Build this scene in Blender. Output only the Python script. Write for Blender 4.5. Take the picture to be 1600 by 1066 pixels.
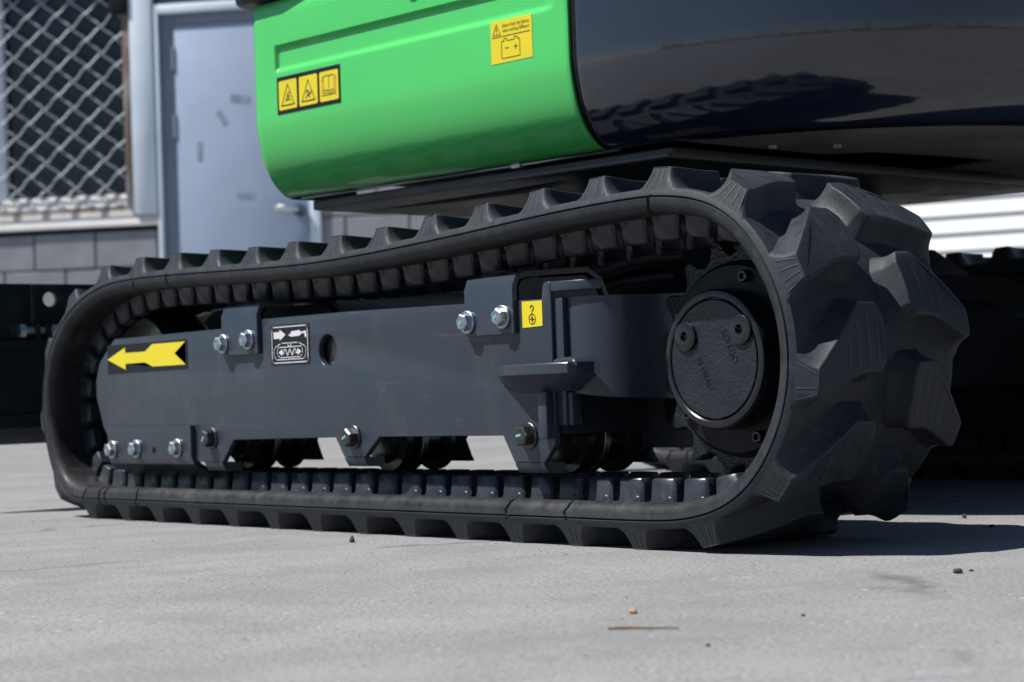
import bpy, bmesh, math, random
from mathutils import Vector, Matrix
import numpy as np

random.seed(7); rng = np.random.default_rng(7)
R_ = math.radians
for o in list(bpy.data.objects): bpy.data.objects.remove(o)
SC = bpy.context.scene
COL = SC.collection

# ------------------------------------------------------------------ camera, sky, sun, exposure
cam = bpy.data.cameras.new('camera'); camo = bpy.data.objects.new('camera', cam); COL.objects.link(camo)
cam.sensor_width = 36.0; cam.lens = 3126.75 * 36 / 1600
cam.clip_start = 0.02; cam.clip_end = 2000
RT = Vector((0.63328091, 0.77315122, -0.03453238)); UP = Vector((0.04172503, 0.01044654, 0.99907452)); FW = Vector((-0.77279642, 0.63413569, 0.02564417))
m = Matrix((RT, UP, -FW)).transposed().to_4x4(); m.translation = Vector((2.52983, -1.35416, 0.16159))
camo.matrix_world = m
cam.dof.use_dof = True; cam.dof.focus_distance = 1.95; cam.dof.aperture_fstop = 11
SC.camera = camo
SUN_TRAVEL = Vector((0.35, 0.54, -1.0)).normalized()
wd = bpy.data.worlds.new('World'); SC.world = wd; wd.use_nodes = True
nt = wd.node_tree; bg = nt.nodes['Background']
sky = nt.nodes.new('ShaderNodeTexSky'); sky.sky_type = 'NISHITA'; sky.sun_disc = False
ts = -SUN_TRAVEL
sky.sun_elevation = math.asin(ts.z); sky.sun_rotation = math.atan2(ts.x, ts.y)
sky.air_density = 1.0; sky.dust_density = 0.25
nt.links.new(sky.outputs[0], bg.inputs[0]); bg.inputs[1].default_value = 0.05
sl = bpy.data.lights.new('sun', 'SUN'); sl.energy = 5.0; sl.angle = R_(0.5); sl.color = (1.0, 0.96, 0.9)
so = bpy.data.objects.new('sun', sl); COL.objects.link(so)
so.rotation_euler = SUN_TRAVEL.to_track_quat('-Z', 'Y').to_euler(); so.location = (-3, -5, 9)
SC.render.engine = 'CYCLES'
SC.view_settings.view_transform = 'Standard'; SC.view_settings.look = 'None'
SC.view_settings.exposure = 0.7; SC.view_settings.gamma = 1.0; SC.view_settings.use_curve_mapping = False
SC.cycles.max_bounces = 5; SC.cycles.diffuse_bounces = 1; SC.cycles.glossy_bounces = 2; SC.cycles.transmission_bounces = 1
SC.cycles.caustics_reflective = False; SC.cycles.caustics_refractive = False

# ------------------------------------------------------------------ helpers
def tag(o, label=None, cat=None, group=None, kind=None):
    if label: o['label'] = label
    if cat: o['category'] = cat
    if group: o['group'] = group
    if kind: o['kind'] = kind
    return o
def empty(name, loc=(0, 0, 0), parent=None):
    o = bpy.data.objects.new(name, None); o.location = loc; o.empty_display_size = .1; COL.objects.link(o)
    if parent: o.parent = parent
    return o
def link(name, me, mats, parent=None, angle=35):
    if not isinstance(mats, (list, tuple)): mats = [mats]
    for mt in mats: me.materials.append(mt)
    if angle is None: pass
    else:
        me.polygons.foreach_set('use_smooth', [True] * len(me.polygons))
        me.set_sharp_from_angle(angle=R_(angle))
    o = bpy.data.objects.new(name, me); COL.objects.link(o)
    if parent: o.parent = parent
    return o
def mo(name, V, F, mats, parent=None, angle=35, mi=None):
    me = bpy.data.meshes.new(name); me.from_pydata([tuple(v) for v in V], [], F); me.validate(); me.update()
    if mi is not None and len(mi) == len(me.polygons): me.polygons.foreach_set('material_index', mi)
    return link(name, me, mats, parent, angle)
def bmo(name, bm, mats, parent=None, angle=35, recalc=True):
    if recalc: bmesh.ops.recalc_face_normals(bm, faces=bm.faces)
    me = bpy.data.meshes.new(name); bm.to_mesh(me); bm.free()
    return link(name, me, mats, parent, angle)
def bmbox(bm, x0, x1, y0, y1, z0, z1, bev=0, seg=2, M=None):
    r = bmesh.ops.create_cube(bm, size=1.0)
    vs = r['verts']
    for v in vs:
        v.co = Vector((x0 + (v.co.x + .5) * (x1 - x0), y0 + (v.co.y + .5) * (y1 - y0), z0 + (v.co.z + .5) * (z1 - z0)))
    if bev:
        es = list({e for v in vs for e in v.link_edges})
        r2 = bmesh.ops.bevel(bm, geom=es, offset=bev, segments=seg, profile=.5, affect='EDGES')
        vs = list({v for f in r2['faces'] for v in f.verts} | {v for v in vs if v.is_valid})
    if M is not None:
        for v in vs: v.co = M @ v.co
    return vs
def box(name, x0, x1, y0, y1, z0, z1, mat, parent=None, bev=.002, seg=2, M=None):
    bm = bmesh.new(); bmbox(bm, x0, x1, y0, y1, z0, z1, bev, seg, M); return bmo(name, bm, mat, parent)
def curve_mesh(outer, holes=(), thick=.01, bevel=.001, res=2):
    """polygon (a,b) -> solid with chamfer; local coords a,b,c with c in [-thick/2, thick/2]"""
    cu = bpy.data.curves.new('tmp', 'CURVE'); cu.dimensions = '2D'; cu.fill_mode = 'BOTH'
    cu.extrude = max(thick / 2 - bevel, 1e-5); cu.bevel_depth = bevel; cu.bevel_resolution = res; cu.offset = -bevel
    for pts in [outer] + list(holes):
        sp = cu.splines.new('POLY'); sp.points.add(len(pts) - 1)
        for i, (a, b) in enumerate(pts): sp.points[i].co = (a, b, 0, 1)
        sp.use_cyclic_u = True
    ob = bpy.data.objects.new('tmp', cu); COL.objects.link(ob)
    dg = bpy.context.evaluated_depsgraph_get()
    me = bpy.data.meshes.new_from_object(ob.evaluated_get(dg))
    bpy.data.objects.remove(ob); bpy.data.curves.remove(cu); me.materials.clear()
    bm = bmesh.new(); bm.from_mesh(me); bmesh.ops.remove_doubles(bm, verts=bm.verts, dist=1e-6); bm.to_mesh(me); bm.free()
    return me
def plate(name, outer, y0, y1, mat, parent, holes=(), bevel=.001, angle=35):
    """outline in (x,z), thick from y0 (near) to y1"""
    me = curve_mesh(outer, holes, y1 - y0, bevel); ym = (y0 + y1) / 2
    me.transform(Matrix(((1, 0, 0, 0), (0, 0, -1, ym), (0, 1, 0, 0), (0, 0, 0, 1))))
    return link(name, me, mat, parent, angle)
def hplate(name, outer, z0, z1, mat, parent, holes=(), bevel=.001, M=None):
    me = curve_mesh(outer, holes, z1 - z0, bevel)
    me.transform(Matrix.Translation((0, 0, (z0 + z1) / 2)))
    if M is not None: me.transform(M)
    return link(name, me, mat, parent, 35)
def fillet(pts, rad, n=5):
    """round the corners of a polygon; rad number or list"""
    out = []; N = len(pts)
    for i, p in enumerate(pts):
        r = rad[i] if isinstance(rad, (list, tuple)) else rad
        p = Vector(p); a = Vector(pts[i - 1]) - p; b = Vector(pts[(i + 1) % N]) - p
        if r <= 0: out.append(tuple(p)); continue
        la, lb = a.length, b.length; a.normalize(); b.normalize()
        d = min(r / max(math.tan(a.angle(b) / 2), .05), la * .48, lb * .48)
        p0 = p + a * d; p2 = p + b * d
        for k in range(n + 1):
            t = k / n; q = p0 * (1 - t) ** 2 + p * 2 * t * (1 - t) + p2 * t * t; out.append(tuple(q))
    return out
def circ(cx, cy, r, n=28): return [(cx + r * math.cos(2 * math.pi * k / n), cy + r * math.sin(2 * math.pi * k / n)) for k in range(n)]
def lathe(name, prof, c, axis, mats, parent, n=48, angle=35, M=None):
    """prof list of (axial, radius); axis 'y' (axial along +y) or 'z'"""
    V = []; F = []
    for (a, r) in prof:
        for k in range(n):
            t = 2 * math.pi * k / n
            if axis == 'y': V.append((c[0] + r * math.cos(t), c[1] + a, c[2] + r * math.sin(t)))
            else: V.append((c[0] + r * math.cos(t), c[1] + r * math.sin(t), c[2] + a))
    for i in range(len(prof) - 1):
        for k in range(n): F.append((i * n + k, i * n + (k + 1) % n, (i + 1) * n + (k + 1) % n, (i + 1) * n + k))
    if prof[0][1] > 1e-6: F.append(tuple(range(n)))
    if prof[-1][1] > 1e-6: F.append(tuple((len(prof) - 1) * n + k for k in range(n)))
    bm = bmesh.new(); vs = [bm.verts.new(v if M is None else M @ Vector(v)) for v in V]
    for f in F: bm.faces.new([vs[i] for i in f])
    bmesh.ops.remove_doubles(bm, verts=bm.verts, dist=1e-6)
    return bmo(name, bm, mats, parent, angle)
def sweep_x(name, prof, x0, x1, mat, parent, bev=0):
    """closed profile in (y,z) extruded along x"""
    bm = bmesh.new(); a = [bm.verts.new((x0, y, z)) for y, z in prof]; b = [bm.verts.new((x1, y, z)) for y, z in prof]
    n = len(prof)
    for i in range(n): bm.faces.new((a[i], a[(i + 1) % n], b[(i + 1) % n], b[i]))
    bm.faces.new(a); bm.faces.new(b[::-1])
    if bev: bmesh.ops.bevel(bm, geom=[e for e in bm.edges if abs(e.verts[0].co.x - e.verts[1].co.x) < 1e-7], offset=bev, segments=2, affect='EDGES')
    return bmo(name, bm, mat, parent)
def thicken(path, t):
    """open path of 2D points -> closed profile of thickness t (to the left)"""
    P = [Vector(p) for p in path]; N = []
    for i in range(len(P)):
        d = (P[min(i + 1, len(P) - 1)] - P[max(i - 1, 0)]).normalized(); N.append(Vector((-d.y, d.x)))
    return [tuple(p) for p in P] + [tuple(p + n * t) for p, n in list(zip(P, N))[::-1]]
def tube(bm, P, r, n=6, cap=True):
    P = [Vector(p) for p in P]; rings = []; ref = None
    for i, p in enumerate(P):
        d = (P[min(i + 1, len(P) - 1)] - P[max(i - 1, 0)]).normalized()
        if ref is None: ref = Vector((0, 0, 1)) if abs(d.z) < .9 else Vector((1, 0, 0))
        a = d.cross(ref).normalized(); b = a.cross(d)
        rr = r[i] if isinstance(r, (list, tuple)) else r
        rings.append([bm.verts.new(p + (a * math.cos(2 * math.pi * k / n) + b * math.sin(2 * math.pi * k / n)) * rr) for k in range(n)])
    for i in range(len(rings) - 1):
        for k in range(n): bm.faces.new((rings[i][k], rings[i][(k + 1) % n], rings[i + 1][(k + 1) % n], rings[i + 1][k]))
    if cap: bm.faces.new(rings[0][::-1]); bm.faces.new(rings[-1])

# ------------------------------------------------------------------ materials
def srgb(r, g, b):
    f = lambda c: (c / 255 / 12.92) if c / 255 <= .04045 else ((c / 255 + .055) / 1.055) ** 2.4
    return (f(r), f(g), f(b), 1)
class NT:
    def __init__(s, name):
        s.m = bpy.data.materials.new(name); s.m.use_nodes = True; s.t = s.m.node_tree; s.b = s.t.nodes['Principled BSDF']
        s.tc = s.t.nodes.new('ShaderNodeTexCoord')
    def n(s, typ, **kw):
        x = s.t.nodes.new(typ)
        for k, v in kw.items():
            if k in ('op', 'operation'): x.operation = v
            elif k == 'blend': x.data_type = 'RGBA'; x.blend_type = v
            elif hasattr(x, k): setattr(x, k, v)
        return x
    def l(s, a, b): s.t.links.new(a, b)
    def noise(s, scale, detail=4, rough=.55, coord='Object', mapscale=None, dist=0):
        x = s.n('ShaderNodeTexNoise'); x.inputs['Scale'].default_value = scale; x.inputs['Detail'].default_value = detail; x.inputs['Roughness'].default_value = rough; x.inputs['Distortion'].default_value = dist
        src = s.tc.outputs[coord]
        if mapscale:
            mp = s.n('ShaderNodeMapping'); mp.inputs['Scale'].default_value = mapscale[:3]
            if len(mapscale) > 3: mp.inputs['Rotation'].default_value = (0, 0, mapscale[3])
            s.l(src, mp.inputs[0]); src = mp.outputs[0]
        s.l(src, x.inputs['Vector']); return x.outputs['Fac']
    def ramp(s, fac, stops):
        x = s.n('ShaderNodeValToRGB'); e = x.color_ramp.elements
        while len(e) < len(stops): e.new(.5)
        for el, (p, c) in zip(e, stops):
            el.position = p; el.color = c if len(c) == 4 else (*c, 1)
        s.l(fac, x.inputs[0]); return x.outputs[0]
    def mix(s, fac, a, b, blend='MIX'):
        x = s.n('ShaderNodeMix', blend=blend)
        for i, val in ((0, fac), (6, a), (7, b)):
            if hasattr(val, 'is_linked'): s.l(val, x.inputs[i])
            else: x.inputs[i].default_value = val
        return x.outputs[2]
    def bump(s, h, strength=.2, dist=.001):
        x = s.n('ShaderNodeBump'); x.inputs['Strength'].default_value = strength; x.inputs['Distance'].default_value = dist
        s.l(h, x.inputs['Height'])
        s.l(x.outputs[0], s.b.inputs['Normal']); return x
    def set(s, **kw):
        for k, v in kw.items():
            i = s.b.inputs[k.replace('_', ' ')]
            if hasattr(v, 'is_linked'): s.l(v, i)
            else: i.default_value = v
        return s
g = lambda v: (v, v, v, 1)
def simple(name, col, rough=.5, metal=0, coat=0, var=.12, scale=30, bump=0, spec=.5):
    t = NT(name); nz = t.noise(scale, 3)
    c = t.ramp(nz, [(.3, tuple(x * (1 - var) for x in col[:3])), (.7, tuple(min(1, x * (1 + var)) for x in col[:3]))])
    rr = t.ramp(nz, [(.3, g(max(.02, rough * .85))), (.7, g(min(1, rough * 1.15)))])
    t.set(Base_Color=c, Roughness=rr, Metallic=metal, Coat_Weight=coat, Coat_Roughness=.03)
    t.b.inputs['Specular IOR Level'].default_value = spec
    if bump: t.bump(t.noise(scale * 6, 3), bump, .001)
    return t.m
def mat_rubber(name, dust, c0, c1, rough=.6, spec=.2):
    t = NT(name)
    big = t.noise(9, 3, .65); fine = t.noise(260, 1, .6); mid = t.noise(45, 3, .7)
    base = t.ramp(mid, [(.3, c0), (.72, c1)])
    d = t.n('ShaderNodeMath', op='MULTIPLY'); t.l(t.ramp(big, [(.42, g(0)), (.75, g(1))]), d.inputs[0]); t.l(t.ramp(mid, [(.35, g(.2)), (.65, g(1))]), d.inputs[1])
    d2 = t.n('ShaderNodeMath', op='MULTIPLY'); t.l(d.outputs[0], d2.inputs[0]); d2.inputs[1].default_value = dust
    col = t.mix(d2.outputs[0], base, (.075, .074, .076, 1))
    scr = t.ramp(t.noise(70, 1, .6, mapscale=(1, .12, 1)), [(.66, g(0)), (.7, g(1))])
    col = t.mix(t.mix(.12, g(0), scr), col, (.1, .1, .105, 1))
    rr = t.ramp(mid, [(.3, g(rough - .1)), (.7, g(rough + .14))])
    t.set(Base_Color=col, Roughness=rr); t.b.inputs['Specular IOR Level'].default_value = spec
    a = t.n('ShaderNodeMath', op='ADD'); t.l(fine, a.inputs[0]); t.l(mid, a.inputs[1])
    t.bump(a.outputs[0], .22, .0009)
    return t.m
RUB = mat_rubber('rubber', .22, (.0165, .0198, .0265), (.0245, .0288, .0375), .55, .22)
RUBLINE = simple('rubber_mould_line', (.036, .040, .049), .5, var=.3, scale=60)
RUBIN = mat_rubber('rubber_inner', .5, (.012, .0128, .0155), (.023, .0245, .0285), .5)
RUBG = mat_rubber('rubber_guide', .25, (.014, .018, .025), (.027, .032, .042), .3, .32)
def mat_frame(name, c0, c1, rough=.42, spk=.5):
    t = NT(name)
    n1 = t.noise(7, 3, .6); fine = t.noise(420, 1, .5); vor = t.n('ShaderNodeTexVoronoi'); vor.inputs['Scale'].default_value = 130
    t.l(t.tc.outputs['Object'], vor.inputs['Vector'])
    base = t.ramp(n1, [(.3, c0), (.7, c1)])
    sp = t.ramp(vor.outputs['Distance'], [(.035, g(1)), (.09, g(0))])
    msk = t.ramp(t.noise(23, 3, .7), [(.55, g(0)), (.72, g(1))])
    f = t.n('ShaderNodeMath', op='MULTIPLY'); t.l(sp, f.inputs[0]); t.l(msk, f.inputs[1])
    f2 = t.n('ShaderNodeMath', op='MULTIPLY'); t.l(f.outputs[0], f2.inputs[0]); f2.inputs[1].default_value = spk
    col = t.mix(f2.outputs[0], base, (.15, .15, .15, 1))
    dust = t.ramp(t.noise(14, 4, .7, mapscale=(1, 1, .5)), [(.55, g(0)), (.85, g(.3))])
    col = t.mix(dust, col, (.10, .10, .10, 1))
    sc = t.n('ShaderNodeMath', op='MULTIPLY'); t.l(t.ramp(t.noise(38, 4, .7, mapscale=(.25, 1, 2.4), dist=1.2), [(.60, g(0)), (.66, g(1))]), sc.inputs[0]); t.l(t.ramp(t.noise(6, 3, .6), [(.5, g(0)), (.64, g(.5))]), sc.inputs[1])
    col = t.mix(sc.outputs[0], col, (.075, .085, .10, 1))
    rr = t.ramp(t.noise(16, 3, .7), [(.3, g(rough - .06)), (.72, g(rough + .14))])
    t.set(Base_Color=col, Roughness=rr)
    w_ = t.n('ShaderNodeMath', op='MULTIPLY_ADD'); t.l(t.noise(16, 1, .4, mapscale=(1, 1, 2.2)), w_.inputs[0]); w_.inputs[1].default_value = 2.2; t.l(fine, w_.inputs[2])
    t.b.inputs['Specular IOR Level'].default_value = .4
    t.bump(w_.outputs[0], .1, .0006)
    return t.m
FRAME = mat_frame('frame_paint', (.0225, .031, .045), (.0275, .037, .053), .26, .8)
FRAME_SHADE = mat_frame('frame_paint_shaded', (.012, .016, .022), (.018, .023, .031), .35)  # darker copy of the frame paint, shade of the inner parts in its colour
BLACKP = simple('black_paint', (.007, .008, .011), .28, coat=.3, var=.3, scale=18)
def mat_cast():
    t = NT('cast_black_paint'); n1 = t.noise(300, 2, .5); t.set(Base_Color=t.ramp(t.noise(30, 4), [(.3, (.008, .010, .015)), (.7, (.014, .017, .024))]), Roughness=.32)
    t.b.inputs['Specular IOR Level'].default_value = .35; t.bump(n1, .8, .0022); return t.m
CAST = mat_cast()
GLOSSB = simple('gloss_black_paint', (.006, .007, .010), .22, coat=0, var=.3, scale=40, bump=.03)
BLADE = mat_frame('blade_paint', (.003, .009, .013), (.005, .013, .019), .28, .3)
def mat_counter():
    t = NT('counterweight_paint')
    t.set(Base_Color=t.ramp(t.noise(12, 4), [(.3, (.008, .0115, .025)), (.7, (.011, .015, .031))]), Roughness=.12)
    t.b.inputs['Coat Weight'].default_value = .8; t.b.inputs['Coat Roughness'].default_value = .06; t.b.inputs['Specular IOR Level'].default_value = .5
    b = t.bump(t.noise(14, 2, .5), .05, .002)
    t.l(b.outputs[0], t.b.inputs['Coat Normal'])
    return t.m
COUNTER = mat_counter()
def mat_green():
    t = NT('green_paint')
    t.set(Base_Color=t.ramp(t.noise(4, 4), [(.3, (.062, .465, .108)), (.7, (.067, .49, .116))]), Roughness=.3)
    t.b.inputs['Coat Weight'].default_value = .6; t.b.inputs['Coat Roughness'].default_value = .03; t.b.inputs['Specular IOR Level'].default_value = .25
    b = t.bump(t.noise(9, 1), .10, .002); t.l(b.outputs[0], t.b.inputs['Coat Normal']); return t.m
GREEN = mat_green()
PLASTIC = simple('black_plastic', (.007, .007, .009), .5, var=.2, scale=60, bump=.15)
SEAL_SHADE = simple('seal_and_shade_black', (.0045, .005, .006), .7, spec=.12)  # seal black, also used where shade is put into a part's colour
ZINC = simple('zinc_steel', (.34, .38, .43), .42, metal=1, var=.15, scale=160)
TEAL = simple('teal_marker', (.14, .36, .35), .45)
BLKBOLT = simple('dark_steel', (.06, .062, .068), .33, metal=.75, var=.3, scale=120)
STEELW = simple('worn_steel', (.2, .195, .19), .38, metal=1, var=.3, scale=90)
YEL = simple('yellow_vinyl', (.60, .50, .012, 1), .4, var=.03)
VBLK = simple('black_vinyl', (.006, .007, .011), .45, var=.1, spec=.25)
VWHT = simple('white_vinyl', (.52, .53, .57), .4, var=.03)
VBRN = simple('sticker_print', (.07, .042, .010), .5, var=.2)
VORG = simple('sticker_orange', (.5, .26, .035), .5, var=.1)
DUSTP = mat_frame('dusty_underside', (.11, .10, .095), (.2, .187, .175), .7, .3)
def mat_concrete():
    t = NT('concrete')
    big = t.noise(.8, 2, .6); st = t.noise(2.2, 4, .62, mapscale=(1, .16, 1, R_(-22)), dist=.4); gr = t.noise(230, 2, .75); gr2 = t.noise(520, 1, .6); mid = t.noise(14, 4, .65)
    c = t.ramp(big, [(.3, (.19, .192, .199)), (.7, (.222, .224, .231))])
    c = t.mix(t.ramp(st, [(.48, g(0)), (.62, g(.75))]), c, (.265, .27, .285, 1))
    c = t.mix(t.ramp(mid, [(.3, g(.35)), (.5, g(0))]), c, (.15, .151, .158, 1))
    c = t.mix(t.ramp(gr, [(.36, g(.75)), (.5, g(0))]), c, (.105, .105, .11, 1))
    c = t.mix(t.ramp(gr, [(.56, g(0)), (.68, g(.75))]), c, (.33, .315, .30, 1))
    c = t.mix(t.ramp(gr2, [(.34, g(.8)), (.48, g(0))]), c, (.12, .12, .122, 1))
    vo = t.n('ShaderNodeTexVoronoi'); vo.inputs['Scale'].default_value = 75; vo.inputs['Randomness'].default_value = 1; t.l(t.tc.outputs['Object'], vo.inputs['Vector'])
    pit = t.n('ShaderNodeMath', op='MULTIPLY'); t.l(t.ramp(vo.outputs['Distance'], [(.10, g(1)), (.22, g(0))]), pit.inputs[0]); t.l(t.ramp(t.noise(21, 3, .6), [(.5, g(0)), (.62, g(1))]), pit.inputs[1])
    c = t.mix(pit.outputs[0], c, (.085, .085, .09, 1))
    vo2 = t.n('ShaderNodeTexVoronoi'); vo2.inputs['Scale'].default_value = 60; t.l(t.tc.outputs['Object'], vo2.inputs['Vector'])
    agg = t.n('ShaderNodeMath', op='MULTIPLY'); t.l(t.ramp(vo2.outputs['Distance'], [(.08, g(1)), (.17, g(0))]), agg.inputs[0]); t.l(t.ramp(t.noise(13, 2, .6), [(.56, g(0)), (.64, g(1))]), agg.inputs[1])
    c = t.mix(agg.outputs[0], c, (.45, .43, .41, 1))
    ck = t.n('ShaderNodeTexVoronoi'); ck.feature = 'DISTANCE_TO_EDGE'; ck.inputs['Scale'].default_value = .8
    ckm = t.n('ShaderNodeVectorMath'); ckm.operation = 'MULTIPLY_ADD'; nv = t.n('ShaderNodeTexNoise'); nv.inputs['Scale'].default_value = 5; nv.inputs['Detail'].default_value = 3; t.l(t.tc.outputs['Object'], nv.inputs['Vector'])
    t.l(nv.outputs['Color'], ckm.inputs[0]); ckm.inputs[1].default_value = (.35, .35, 0); t.l(t.tc.outputs['Object'], ckm.inputs[2]); t.l(ckm.outputs[0], ck.inputs['Vector'])
    ckf = t.n('ShaderNodeMath', op='MULTIPLY'); t.l(t.ramp(ck.outputs['Distance'], [(.0015, g(.8)), (.006, g(0))]), ckf.inputs[0]); t.l(t.ramp(t.noise(2.3, 4, .6), [(.48, g(0)), (.58, g(1))]), ckf.inputs[1])
    c = t.mix(ckf.outputs[0], c, (.075, .075, .08, 1))
    bl_ = t.noise(5.5, 3, .7); c = t.mix(t.ramp(bl_, [(.36, g(.45)), (.5, g(0))]), c, (.15, .15, .152, 1)); c = t.mix(t.ramp(bl_, [(.54, g(0)), (.7, g(.5))]), c, (.245, .24, .235, 1))
    wl = t.noise(3.3, 5, .6, mapscale=(.22, 2.6, 1, R_(28)), dist=.8)
    c = t.mix(t.ramp(wl, [(.27, g(.4)), (.36, g(0))]), c, (.11, .11, .113, 1))
    t.set(Base_Color=c, Roughness=.85); t.b.inputs['Specular IOR Level'].default_value = .25
    a = t.n('ShaderNodeMath', op='ADD'); t.l(gr, a.inputs[0]); t.l(mid, a.inputs[1])
    t.bump(gr, .4, .002)
    return t.m
CONC = mat_concrete()
BLOCK = simple('grey_block_paint', (.255, .265, .295), .85, var=.16, scale=7, bump=.5)
MORTAR = simple('mortar', (.10, .105, .125), .9, var=.15, scale=25)
DOORP = simple('door_paint', (.30, .37, .50), .45, var=.04, scale=4)
WHITEP = simple('white_metal_paint', (.68, .77, .88), .45, var=.05, scale=6)
SILLP = simple('sill_white_paint', (.74, .73, .72), .5, var=.06, scale=8)
FRAMEG = simple('grey_frame_paint', (.20, .235, .31), .5, var=.08, scale=6)
def mat_rust():
    t = NT('rusty_iron'); n1 = t.noise(9, 6, .7, mapscale=(1, 1, .35))
    t.set(Base_Color=t.ramp(n1, [(.35, (.09, .05, .035)), (.5, (.2, .15, .13)), (.62, (.36, .33, .33))]), Roughness=.8); t.bump(t.noise(60, 4), .3, .003); return t.m
RUST = mat_rust()
WIRE = simple('galvanised_wire', (.33, .39, .45), .5, metal=.2, var=.12, scale=14)
GLASS = simple('dark_window_glass', (.012, .016, .024), .12, var=.4, scale=3)
TAPE = simple('tape_residue', (.265, .325, .435), .6, var=.25, scale=14)
KNOB = simple('dark_handle_rose', (.05, .09, .15), .3, var=.1)
CHROME = simple('satin_chrome', (.75, .78, .82), .18, metal=1, var=.05)
SHUT = simple('white_siding_paint', (.86, .87, .86), .4, var=.02, scale=3)
STONED = simple('dark_stone', (.018, .019, .022), .7, var=.3, scale=300, bump=.3)
STONET = simple('tan_stone', (.3, .2, .135), .8, var=.2, scale=300, bump=.3)
WOOD = simple('dry_stick', (.19, .155, .12), .85, var=.3, scale=90, bump=.3)
GRIT = simple('grit_stone', (.22, .212, .205), .85, var=.6, scale=35)
LEAF = simple('tree_leaf', (.05, .075, .035), .7, var=.4, scale=1)
ROOFM = simple('roof_metal', (.35, .36, .38), .5)

# ------------------------------------------------------------------ ground
t = 300.0
ground = mo('ground', [(-t, -t, 0), (t, -t, 0), (t, t, 0), (-t, t, 0)], [(0, 1, 2, 3)], CONC, None, None)
tag(ground, 'pale grey concrete yard, dusty with faint streaks', 'ground', kind='structure')

# ------------------------------------------------------------------ building (blocks, window with grille, door)
BT = Vector((0.74746623, 0.6642998, 0)); BN = Vector((0.6642998, -0.74746623, 0)); B0 = Vector((-4.96876, 4.79898, 0))
# local: x along wall (a), y = depth behind the face (-n), z up
BM = Matrix(((BT.x, -BN.x, 0, 0), (BT.y, -BN.y, 0, 0), (0, 0, 1, 0), (0, 0, 0, 1)))
building = empty('workshop_building', B0); building.rotation_euler = BM.to_euler()
tag(building, 'grey block workshop with pale blue door and wire grilled window behind the excavator', 'building')
def wallprism(bm, rects, y0, y1):
    for (a0, a1, z0, z1) in rects: bmbox(bm, a0, a1, y0, y1, z0, z1)
bm = bmesh.new()
wallprism(bm, [(-11, -3.9, 0, 4.2), (-3.9, -1.74, 0, 1.04), (-3.9, -1.74, 2.75, 4.2), (-1.74, -.93, 2.16, 4.2), (-.93, 9, 0, 4.2)], .012, .25)
wall = bmo('wall', bm, MORTAR, building)
bk = {}
def block(a0, a1, z0, z1):
    key = (round(a1 - a0, 3), round(z1 - z0, 3))
    if key not in bk:
        bm = bmesh.new(); bmbox(bm, 0, key[0], 0, .05, 0, key[1], .003, 1); 
        bmesh.ops.recalc_face_normals(bm, faces=bm.faces); me = bpy.data.meshes.new('block'); bm.to_mesh(me); bm.free(); me.materials.append(BLOCK); bk[key] = me
    o = bpy.data.objects.new('block', bk[key]); COL.objects.link(o); o.parent = wall; o.location = (a0, random.uniform(-.0015, .0015), z0)
PW, PH, JT = .3225, .2, .010
for row in range(0, 12):
    z0 = .86 - 4 * PH + row * PH
    if row == 0: zz0 = .005
    off = (-.6 if row % 2 == 0 else -.4385)
    for k in range(-11, 12):
        a0 = -2.094 + k * PW + (0 if row % 2 == 0 else PW / 2)
        a1 = a0 + PW - JT; z1 = z0 + PH - JT
        lo, hi = -6.2, 3.4
        segs = [(a0, a1)]
        if z0 + .02 < 1.04: cuts = [(-1.775, -.928)]
        elif z0 < 2.1: cuts = [(-3.9, -.928)]
        else: cuts = [(-3.9, -.928)]
        for (c0, c1) in cuts:
            ns = []
            for (s0, s1) in segs:
                if s1 <= c0 or s0 >= c1: ns.append((s0, s1))
                else:
                    if s0 < c0 - .03: ns.append((s0, c0 - .001))
                    if s1 > c1 + .03: ns.append((c1 + .001, s1))
            segs = ns
        zt = min(z1, 1.035) if (z0 < 1.04 < z1 and a1 < -1.7) else z1
        for (s0, s1) in segs:
            if s0 < lo or s1 > hi: continue
            if row > 6 and (s0 < -4.6): continue
            block(s0, s1, z0, zt)
# window
win = empty('window', (0, 0, 0), building)
def lbox(name, a0, a1, y0, y1, z0, z1, mat, parent, bev=.003): return box(name, a0, a1, y0, y1, z0, z1, mat, parent, bev)
lbox('pane', -3.9, -1.9, .14, .146, 1.2, 2.75, GLASS, win, 0)
sweep_x('sill', [(.10, 1.112), (.002, 1.112), (-.014, 1.068), (-.012, 1.060), (.011, 1.060), (.10, 1.06)], -3.95, -1.762, SILLP, win, .002)
sweep_x('lower_frame', [(.135, 1.226), (.030, 1.226), (.012, 1.165), (.012, 1.113), (.135, 1.113)], -3.9, -1.9, SILLP, win, .002)
lbox('mullion', -2.66, -2.60, .085, .135, 1.223, 2.75, WHITEP, win)
lbox('rust_frame', -3.9, -1.889, -.012, .0, 1.142, 1.16, RUST, win, .002)
lbox('rust_frame', -1.925, -1.889, -.013, .022, 1.161, 2.125, RUST, win, .002)
lbox('jamb_post', -1.884, -1.765, -.022, .1, 1.1135, 2.75, WHITEP, win, .006)
lbox('bracket', -1.985, -1.886, -.03, .02, 2.128, 2.26, VBLK, win, .006)
dx, dz = .0775, .0675
a_lo, a_hi, z_lo, z_hi = -3.9, -1.915, 1.195, 2.75
wid = 0
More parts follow.
